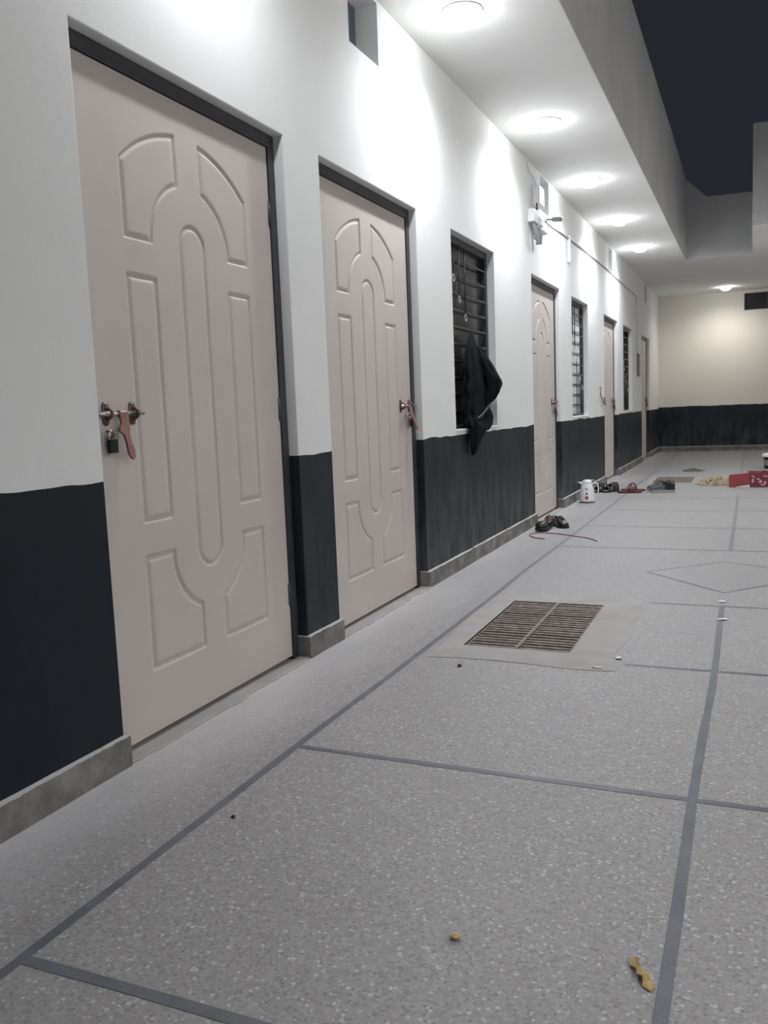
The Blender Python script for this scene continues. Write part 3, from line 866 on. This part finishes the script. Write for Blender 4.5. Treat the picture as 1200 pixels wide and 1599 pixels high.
# ---------------------------------------------------------------- footwear
def outline(t, L, W):
    """half widths left/right and centre for a shoe sole at t (0 heel - 1 toe)"""
    hw = np.interp(t, [0, 0.03, 0.10, 0.25, 0.45, 0.70, 0.85, 0.94, 0.985, 1.0], [0.10, 0.24, 0.33, 0.36, 0.35, 0.48, 0.44, 0.33, 0.18, 0.06]) * W
    return float(hw)
def shoe(name, loc, heading, label, cat, group, mu, ml, ms, L=0.27, W=0.095, hh=0.085, opening=0.52, laces=None, tilt=0, collar=None, throat=0.85, heelmat=None):
    t = empty(name, loc, heading)
    if tilt: t.rotation_euler = (tilt, 0, heading)
    tag(t, label, cat, group)
    N = 26
    bm = B()
    lo = [];hi = []
    for k in range(N + 1):
        u = k / N
        hw = outline(u, L, W) + 0.004
        y = (u - 0.5) * L
        lo.append((hw, y))
    pts = [(p[0], p[1]) for p in lo] + [(-p[0], p[1]) for p in lo[::-1]]
    prism(bm, pts, 2, 0.0, 0.020 if ms != M['sole_grey'] else 0.028)
    obj('sole', bm, ms, t, bevel=0.003)
    zb = 0.018 if ms != M['sole_grey'] else 0.026
    bm = B(); rings = []
    K = 17
    for k in range(N + 1):
        u = k / N
        hw = outline(u, L, W)
        H = float(np.interp(u, [0, 0.04, 0.25, 0.42, 0.55, 0.75, 0.93, 1.0], [hh * 0.75, hh * 1.0, hh * min(0.78, throat * 1.05), hh * throat, hh * throat, hh * 0.50, hh * 0.36, hh * 0.15]))
        op = float(np.interp(u, [0.03, 0.07, opening - 0.10, opening], [0, 1, 1, 0]))
        ring = []
        for j in range(K):
            a = math.pi * j / (K - 1)
            cx = math.copysign(abs(math.cos(a)) ** 0.75, math.cos(a)) * hw
            cz = zb + H * abs(math.sin(a)) ** 0.55
            e = abs(j - (K - 1) / 2) / ((K - 1) / 2)
            if e < 0.62:
                cz = cz * (1 - op) + op * (zb + 0.006)
                cx = cx * (1 + op * (0.25 if e > 0.35 else 0))
                if op > 0: cx = max(-hw * 0.84, min(hw * 0.84, cx)) if op > 0.5 else cx
            ring.append((cx, (u - 0.5) * L, cz))
        rings.append(ring)
    V = [[bm.verts.new(p) for p in r] for r in rings]
    for ka in range(N):
        for j in range(K - 1):
            e = abs(j + 0.5 - (K - 1) / 2) / ((K - 1) / 2)
            u = (ka + 0.5) / N
            mi = 1 if (e < 0.66 and 0.03 < u < opening - 0.04) else (2 if u < 0.40 else 0)
            bm.faces.new([V[ka][j], V[ka][j + 1], V[ka + 1][j + 1], V[ka + 1][j]]).material_index = mi
    bm.faces.new(V[0]); bm.faces.new(V[-1][::-1])
    o = obj('upper', bm, [mu, ml, heelmat or mu], t, True)
    if collar:
        bm = B()
        def rim(side):
            out = []
            for u in np.linspace(0.05, opening - 0.04, 12):
                H = float(np.interp(u, [0, 0.04, 0.25, 0.42, 0.55], [hh * 0.75, hh * 0.95, hh * 0.78, hh * 0.85, hh * 0.86]))
                out.append((side * outline(u, L, W) * 0.80, (u - 0.5) * L, zb + H * 0.96))
            return out
        tube(bm, rim(1)[::-1] + rim(-1), 0.006, 8)
        obj('collar', bm, collar, t, True)
    if laces:
        bm = B()
        for u in (0.52, 0.58, 0.64, 0.70):
            H = float(np.interp(u, [0.42, 0.55, 0.75], [hh * 0.85, hh * 0.86, hh * 0.50]))
            hw = outline(u, L, W) * 0.55
            tube(bm, [(-hw, (u - 0.5) * L, zb + H * 0.93), (0, (u - 0.5) * L + 0.004, zb + H + 0.003), (hw, (u - 0.5) * L, zb + H * 0.93)], 0.0035, 6, smooth_k=4)
        obj('laces', bm, laces, t, True)
    return t

def sandal(name, loc, heading, label, cat, group, msole, mstrap, straps, L=0.27, W=0.10, th=0.022, mfoot=None):
    t = empty(name, loc, heading)
    tag(t, label, cat, group)
    N = 26
    lo = [(outline(k / N, L, W), (k / N - 0.5) * L) for k in range(N + 1)]
    bm = B(); prism(bm, lo + [(-p[0], p[1]) for p in lo[::-1]], 2, 0.0, th)
    obj('sole', bm, msole, t, bevel=0.004)
    if mfoot:
        bm = B(); prism(bm, [(p[0] * 0.86, p[1] * 0.96) for p in lo] + [(-p[0] * 0.86, p[1] * 0.96) for p in lo[::-1]], 2, th, th + 0.003)
        obj('footbed', bm, mfoot, t)
    for (ya, yb, h, wd) in straps:      # strap from left side at ya to right side at yb
        bm = B()
        wa, wb = outline(ya + 0.5, L, W), outline(yb + 0.5, L, W)
        P = []
        for k in range(15):
            a = math.pi * k / 14
            q = (1 - math.cos(a)) / 2
            x = -wa * math.cos(a) if a < math.pi / 2 else -wb * math.cos(a)
            P.append(Vector((x, (ya + (yb - ya) * q) * L, th * 0.6 + h * math.sin(a) ** 0.8)))
        rings = []
        for k, p in enumerate(P):
            tg = (P[min(k + 1, 14)] - P[max(k - 1, 0)]).normalized()
            side = Vector((0, 1, 0)); nn = tg.cross(side).normalized()
            side = nn.cross(tg).normalized()
            rings.append([p + side * wd + nn * 0.0025, p - side * wd + nn * 0.0025, p - side * wd - nn * 0.0025, p + side * wd - nn * 0.0025])
        loft(bm, rings)
        obj('strap', bm, mstrap, t, False, bevel=0.001)
    return t
R_ = math.radians
shoe('leather_shoe', (0.155, 6.90, 0.012), R_(172), 'black leather shoe with brown lining showing, nearest the door threshold', 'shoe', None, M['leather'], M['brown_in'], M['rubber'], hh=0.105, L=0.25, W=0.105, throat=0.50, opening=0.60)
shoe('leather_shoe', (0.235, 7.12, 0.0), R_(214), 'black leather shoe behind and right of the brown lined one', 'shoe', None, M['leather'], M['leather'], M['rubber'], hh=0.082, L=0.27, laces=M['black_iron'])
shoe('trainer', (0.80, 9.97, 0.0), R_(94), 'grey trainer with black collar, the nearer of the pair in front of the far grate', 'shoe', None, M['sneaker'], M['sneaker_dark'], M['sole_grey'], hh=0.100, laces=M['sneaker_dark'], collar=M['sneaker_dark'], heelmat=M['sneaker_dark'], throat=0.80)
shoe('trainer', (0.75, 10.13, 0.0), R_(88), 'grey trainer with black collar, the farther and left one of its pair', 'shoe', None, M['sneaker'], M['sneaker_dark'], M['sole_grey'], hh=0.100, laces=M['sneaker_dark'], collar=M['sneaker_dark'], heelmat=M['sneaker_dark'], throat=0.80)
sandal('strappy_sandal', (0.125, 9.97, 0.0), R_(140), 'black strapped sandal right behind the white jug', 'sandal', None, M['dark_sandal'], M['dark_sandal'], [(-0.30, -0.22, 0.085, 0.018), (0.0, 0.04, 0.080, 0.020), (0.24, 0.16, 0.055, 0.022), (-0.12, -0.02, 0.09, 0.010)], L=0.24, W=0.088, mfoot=M['silver'])
sandal('strappy_sandal', (0.237, 9.98, 0.0), R_(142), 'black strapped sandal between the other sandal and the maroon slippers', 'sandal', None, M['dark_sandal'], M['dark_sandal'], [(-0.32, -0.28, 0.095, 0.018), (-0.04, 0.02, 0.088, 0.020), (0.22, 0.16, 0.055, 0.022), (-0.18, -0.10, 0.10, 0.010)], L=0.24, W=0.088, mfoot=M['silver'])
sandal('slipper', (0.455, 9.89, 0.0), R_(92), 'maroon rubber slipper, the nearer one with its wide strap to the right', 'slipper', None, M['maroon'], M['maroon'], [(-0.12, -0.06, 0.062, 0.034), (0.10, 0.04, 0.055, 0.016)], L=0.27, W=0.10)
sandal('slipper', (0.465, 10.12, 0.0), R_(86), 'maroon rubber slipper, the farther one with its arched strap to the left', 'slipper', None, M['maroon'], M['maroon'], [(-0.14, 0.16, 0.078, 0.012), (0.18, -0.10, 0.072, 0.012)], L=0.27, W=0.10)

# ---------------------------------------------------------------- jug
def jug(loc):
    t = tag(empty('vacuum_jug', loc, R_(8)), 'white insulated jug with red flower print beside the skirting', 'jug')
    prof = [(0.070, 0.010), (0.0775, 0.012), (0.079, 0.030), (0.078, 0.060), (0.075, 0.095), (0.069, 0.135), (0.061, 0.170), (0.054, 0.190), (0.052, 0.200), (0.050, 0.203)]
    # local axes: -Y side faces the viewer, spout on -X
    bm = B(); lathe(bm, prof, n=48); obj('body', bm, M['jug'], t, True)
    bm = B(); lathe(bm, [(0.066, 0.0), (0.076, 0.001), (0.0775, 0.006), (0.076, 0.012), (0.06, 0.012)], n=48); obj('base', bm, M['jug_base'], t, True)
    bm = B(); lathe(bm, [(0.052, 0.202), (0.051, 0.212), (0.046, 0.224), (0.038, 0.233), (0.020, 0.238), (0.0, 0.239)], n=40)
    o = obj('lid', bm, M['jug'], t, True)
    bm = B(); loft(bm, [[(0.030, -0.014, 0.226), (0.030, 0.014, 0.226), (0.030, 0.014, 0.236), (0.030, -0.014, 0.236)], [(0.055, -0.012, 0.229), (0.055, 0.012, 0.229), (0.055, 0.012, 0.235), (0.055, -0.012, 0.235)], [(0.082, -0.008, 0.228), (0.082, 0.008, 0.228), (0.082, 0.008, 0.232), (0.082, -0.008, 0.232)]])
    obj('lever', bm, M['jug'], o, bevel=0.002)
    bm = B()
    rings = []
    for q, (x, z, ry, rz) in enumerate([(-0.040, 0.196, 0.028, 0.020), (-0.060, 0.200, 0.022, 0.014), (-0.080, 0.208, 0.014, 0.007), (-0.098, 0.214, 0.007, 0.003)]):
        rings.append([(x, ry * math.cos(a), z + rz * math.sin(a)) for a in [2 * math.pi * k / 14 for k in range(14)]])
    loft(bm, rings); obj('spout', bm, M['jug'], t, True)
    bm = B(); tube(bm, [(0.052, 0, 0.196), (0.080, 0, 0.205), (0.106, 0, 0.190), (0.114, 0, 0.150), (0.112, 0, 0.105), (0.100, 0, 0.078), (0.095, 0, 0.072)], lambda q: 0.0095 - 0.004 * q, 12, smooth_k=6, flat=0.8)
    obj('handle', bm, M['jug'], t, True)
    def decal(name, ang, z, ra, rz, mat, lobes=0):
        bm = B()
        zs_, rs = [p[1] for p in prof], [p[0] for p in prof]
        c = None; rim = []
        def P(da, dz):
            r = float(np.interp(z + dz, zs_, rs)) + 0.0008
            a = ang + da / r
            return (r * math.cos(a), r * math.sin(a), z + dz)
        layers = [[bm.verts.new(P(0, 0))]]
        for s in (0.5, 1.0):
            L_ = []
            for k in range(24):
                a = 2 * math.pi * k / 24
                f = s * (1 + (0.18 * math.cos(lobes * a) if lobes and s == 1 else 0))
                L_.append(bm.verts.new(P(ra * f * math.cos(a), rz * f * math.sin(a))))
            layers.append(L_)
        for k in range(24):
            j = (k + 1) % 24
            bm.faces.new([layers[0][0], layers[1][k], layers[1][j]])
            bm.faces.new([layers[1][k], layers[2][k], layers[2][j], layers[1][j]])
        obj(name, bm, mat, t)
    A = -math.pi / 2 - 0.02
    decal('flower_print', A, 0.056, 0.018, 0.018, M['red_print'], 6)
    decal('flower_print', A, 0.097, 0.010, 0.014, M['red_print'], 3)
    decal('emblem_print', A - 0.04, 0.145, 0.017, 0.012, M['grey_print'], 4)
jug((0.150, 8.92, 0.0))

# ---------------------------------------------------------------- carton, shavings, bucket
t = tag(empty('carton', (1.698, 10.52, 0.0), R_(3)), 'open red printed carton lying on the floor at the right edge', 'carton')
Wc, Dc, Hc, T_ = 0.52, 0.42, 0.165, 0.004
bm = B()
# front face (maroon, printed), back, right side, floor
box(bm, 0.0, Wc, 0.0, T_, 0, Hc, 1); box(bm, 0.0, Wc, Dc, Dc + T_, 0, Hc - 0.01, 0)
box(bm, Wc - T_, Wc, T_, Dc, 0, Hc - 0.005, 0); box(bm, 0, T_, T_, Dc, 0, Hc, 0); box(bm, T_, Wc - T_, T_, Dc, 0.0, 0.004, 0)
obj('box_body', bm, [M['carton'], M['carton_in']], t)
bm = B()
prism(bm, [(-0.216, 0.002), (0.0, 0.004), (0.0, 0.166), (-0.03, 0.163), (-0.216, 0.145)], 1, -0.004, 0.0)
obj('side_flap', bm, M['carton'], t)
bm = B(); prism(bm, [(-0.14, 0.001), (0.003, 0.001), (0.003, 0.030), (-0.05, 0.024), (-0.14, 0.008)], 1, -0.006, -0.0045)
obj('torn_white_edge', bm, M['white_paper'], t)
marks = [((0.020, 0.135), (0.055, 0.115), 0.006), ((0.145, 0.128), (0.205, 0.124), 0.007), ((0.035, 0.055), (0.037, 0.100), 0.010), ((0.075, 0.095), (0.110, 0.092), 0.008), ((0.205, 0.035), (0.207, 0.095), 0.008), ((0.105, 0.050), (0.125, 0.080), 0.014), ((0.150, 0.045), (0.175, 0.060), 0.012), ((0.120, 0.030), (0.165, 0.028), 0.006), ((0.26, 0.05), (0.33, 0.10), 0.012), ((0.36, 0.12), (0.45, 0.12), 0.007)]
bm = B()
for a, b_, hw in marks:
    a, b_ = Vector((a[0], a[1])), Vector((b_[0], b_[1]))
    d = (b_ - a).normalized(); n = Vector((-d.y, d.x)) * hw
    prism(bm, [tuple(a + n), tuple(a - n), tuple(b_ - n), tuple(b_ + n)], 1, -0.0015, -0.0004)
obj('printed_marks', bm, M['pink_print'], t)
bm = B()
tube(bm, [(0.08, 0.04, Hc - 0.01), (0.14, 0.08, Hc + 0.012), (0.22, 0.10, Hc + 0.006)], 0.010, 7, smooth_k=4)
obj('inner_liner', bm, M['bronze'], t, True)

bm = B()
rnd = random.Random(11)
# a low mound plus curled shavings heaped on it
rings = []
for k in range(9):
    q = k / 8
    ring = []
    for j in range(22):
        a = 2 * math.pi * j / 22
        r = (1 - q)
        ring.append((1.34 + 0.20 * r * math.cos(a) * (1 + 0.2 * mnoise.noise(Vector((math.cos(a), math.sin(a), 1)))), 10.95 + 0.24 * r * math.sin(a), 0.065 * math.sin(q * math.pi / 2) * (1 + 0.3 * mnoise.noise(Vector((a, q * 5, 2))))))
    rings.append(ring)
loft(bm, rings)
for k in range(520):
    a = rnd.uniform(0, 2 * math.pi); q = rnd.random() ** 0.7
    x, y = 1.34 + 0.235 * q * math.cos(a), 10.93 + 0.27 * q * math.sin(a)
    z = 0.066 * max(0, 1 - q ** 1.6) + rnd.uniform(0, 0.02)
    l_ = rnd.uniform(0.02, 0.05); th = rnd.uniform(0, math.pi); d = Vector((math.cos(th), math.sin(th), rnd.uniform(-0.3, 0.5)))
    s = Vector((-d.y, d.x, 0)) * rnd.uniform(0.003, 0.008)
    p = Vector((x, y, z + 0.003))
    m_ = p + d * l_ * 0.5 + Vector((0, 0, rnd.uniform(0.003, 0.014)))
    e = p + d * l_
    e.z = max(e.z, 0.002)
    v = [bm.verts.new(c) for c in (p + s, p - s, m_ - s, m_ + s, e - s, e + s)]
    bm.faces.new([v[0], v[1], v[2], v[3]]); bm.faces.new([v[3], v[2], v[4], v[5]])
tag(obj('straw_shavings', bm, M['straw'], None), 'low heap of pale yellow packing straw spilling left of the red carton', 'straw', kind='stuff')

t = tag(empty('paint_bucket', (2.025, 13.30, 0.0)), 'black bucket with a white lid standing behind the red carton, cut by the frame', 'bucket')
bm = B(); lathe(bm, [(0.135, 0.0), (0.142, 0.01), (0.150, 0.17), (0.153, 0.175)], n=40); obj('body', bm, M['bucket'], t, True)
bm = B(); lathe(bm, [(0.15, 0.168), (0.178, 0.170), (0.180, 0.182), (0.172, 0.186), (0.172, 0.208), (0.168, 0.214), (0.10, 0.216), (0.0, 0.216)], n=40); obj('lid', bm, M['white_pl'], t, True)
bm = B(); lathe(bm, [(0.1470, 0.05), (0.1505, 0.125)], n=22, a0=-math.pi * 0.93, a1=-math.pi * 0.25); obj('label_band', bm, M['label'], t, True)

# ---------------------------------------------------------------- small litter on the floor
def flake(name, x, y, pts, mat, label, cat, z=0.004, rz=0.0, curl=0.006):
    bm = B()
    n = len(pts)
    top = [bm.verts.new((p[0], p[1], 0.0035 + curl * (mnoise.noise(Vector((p[0] * 60, p[1] * 60, x))) + 0.6))) for p in pts]
    bot = [bm.verts.new((p[0], p[1], v.co.z - 0.002)) for p, v in zip(pts, top)]
    c = bm.verts.new((sum(p[0] for p in pts) / n, sum(p[1] for p in pts) / n, 0.003 + curl * 1.2))
    c2 = bm.verts.new((c.co.x, c.co.y, c.co.z - 0.002))
    for k in range(n):
        j = (k + 1) % n
        bm.faces.new([top[k], top[j], c]); bm.faces.new([bot[j], bot[k], c2]); bm.faces.new([bot[k], bot[j], top[j], top[k]])
    o = obj(name, bm, mat, None, False, (x, y, -0.001))
    o.rotation_euler = (0, 0, rz)
    tag(o, label, cat)
    return o
def blob(rx, ry, n=12, seed=0):
    return [(rx * math.cos(a) * (1 + 0.35 * mnoise.noise(Vector((math.cos(a) * 2, math.sin(a) * 2, seed)))), ry * math.sin(a) * (1 + 0.35 * mnoise.noise(Vector((math.cos(a) * 2, math.sin(a) * 2, seed + 5)))) ) for a in [2 * math.pi * k / n for k in range(n)]]
leaf_pts = [(-0.044, 0.004), (-0.036, 0.010), (-0.024, 0.004), (-0.012, 0.010), (0.004, 0.006), (0.014, 0.013), (0.026, 0.008), (0.040, 0.010), (0.044, -0.002), (0.030, -0.009), (0.016, -0.003), (0.004, -0.010), (-0.010, -0.004), (-0.026, -0.009), (-0.040, -0.004)]
flake('leaf_scrap', 1.545, 1.472, leaf_pts, M['scrap'], 'long dry yellow leaf scrap on the near floor beside the dark strip', 'leaf', rz=-1.05, curl=0.010)
flake('leaf_scrap', 1.198, 1.463, blob(0.011, 0.010, seed=2), M['scrap'], 'tiny dry yellow leaf scrap alone on the near terrazzo', 'leaf', curl=0.008)
flake('pebble', 0.654, 3.143, blob(0.010, 0.010, seed=4), M['black_iron'], 'tiny dark pebble on the floor left of the near grate', 'pebble', curl=0.008)
flake('paper_scrap', 1.588, 4.54, blob(0.018, 0.018, seed=6), M['white_paper'], 'white paper scrap at the upper end of the dark strip near the diamond', 'paper', curl=0.006)
flake('paper_scrap', 1.600, 4.165, blob(0.024, 0.016, seed=8), M['white_paper'], 'white paper scrap lying across the dark strip below the other scrap', 'paper', curl=0.006)
flake('mortar_crumb', 1.235, 3.42, blob(0.012, 0.022, seed=9), M['conduit'], 'pale mortar crumb by the right corner of the drain patch', 'rubble', curl=0.006)
flake('mortar_crumb', 1.175, 3.27, blob(0.020, 0.009, seed=10), M['conduit'], 'flat mortar crumb just right of the near grate corner', 'rubble', curl=0.004)
flake('pebble', 0.50, 1.75, blob(0.006, 0.006, seed=12), M['black_iron'], 'speck of dark grit just right of the left floor strip', 'pebble', curl=0.004)
bm = B()
rings = []
for k in range(7):
    q = k / 6
    rings.append([(0.95 + 0.15 * (1 - q) * math.cos(a) * (1 + 0.35 * mnoise.noise(Vector((math.cos(a) * 2, math.sin(a) * 2, 4)))), 12.92 + 0.13 * (1 - q) * math.sin(a), 0.035 * math.sin(q * math.pi / 2) * (1 + 0.5 * mnoise.noise(Vector((a, q * 5, 8))))) for a in [2 * math.pi * j / 20 for j in range(20)]])
loft(bm, rings)
for k in range(70):
    a = rnd.uniform(0, 2 * math.pi); q = rnd.random()
    x, y = 0.95 + 0.17 * q * math.cos(a), 12.90 + 0.14 * q * math.sin(a)
    z = 0.036 * (1 - q) + 0.003
    l_ = rnd.uniform(0.01, 0.035); th = rnd.uniform(0, 3.1)
    tube(bm, [(x, y, z), (x + l_ * math.cos(th) * 0.5, y + l_ * math.sin(th) * 0.5, z + 0.006), (x + l_ * math.cos(th), y + l_ * math.sin(th), z)], 0.004, 5)
tag(obj('sweepings', bm, M['leafy'], None), 'small dark heap of sweepings on the floor between far grate and back wall', 'debris', kind='stuff')
bm = B()
wire = [(0.265, 6.42), (0.205, 6.44), (0.135, 6.52), (0.098, 6.62), (0.115, 6.68), (0.17, 6.72), (0.28, 6.70), (0.36, 6.66), (0.47, 6.58), (0.56, 6.52), (0.62, 6.45), (0.668, 6.36)]
tube(bm, [(p[0], p[1], 0.005) for p in wire], 0.0042, 7, smooth_k=6)
tag(obj('floor_wire', bm, M['twine'], None, True), 'thin red wire curving over the floor in front of the leather shoes', 'wire')
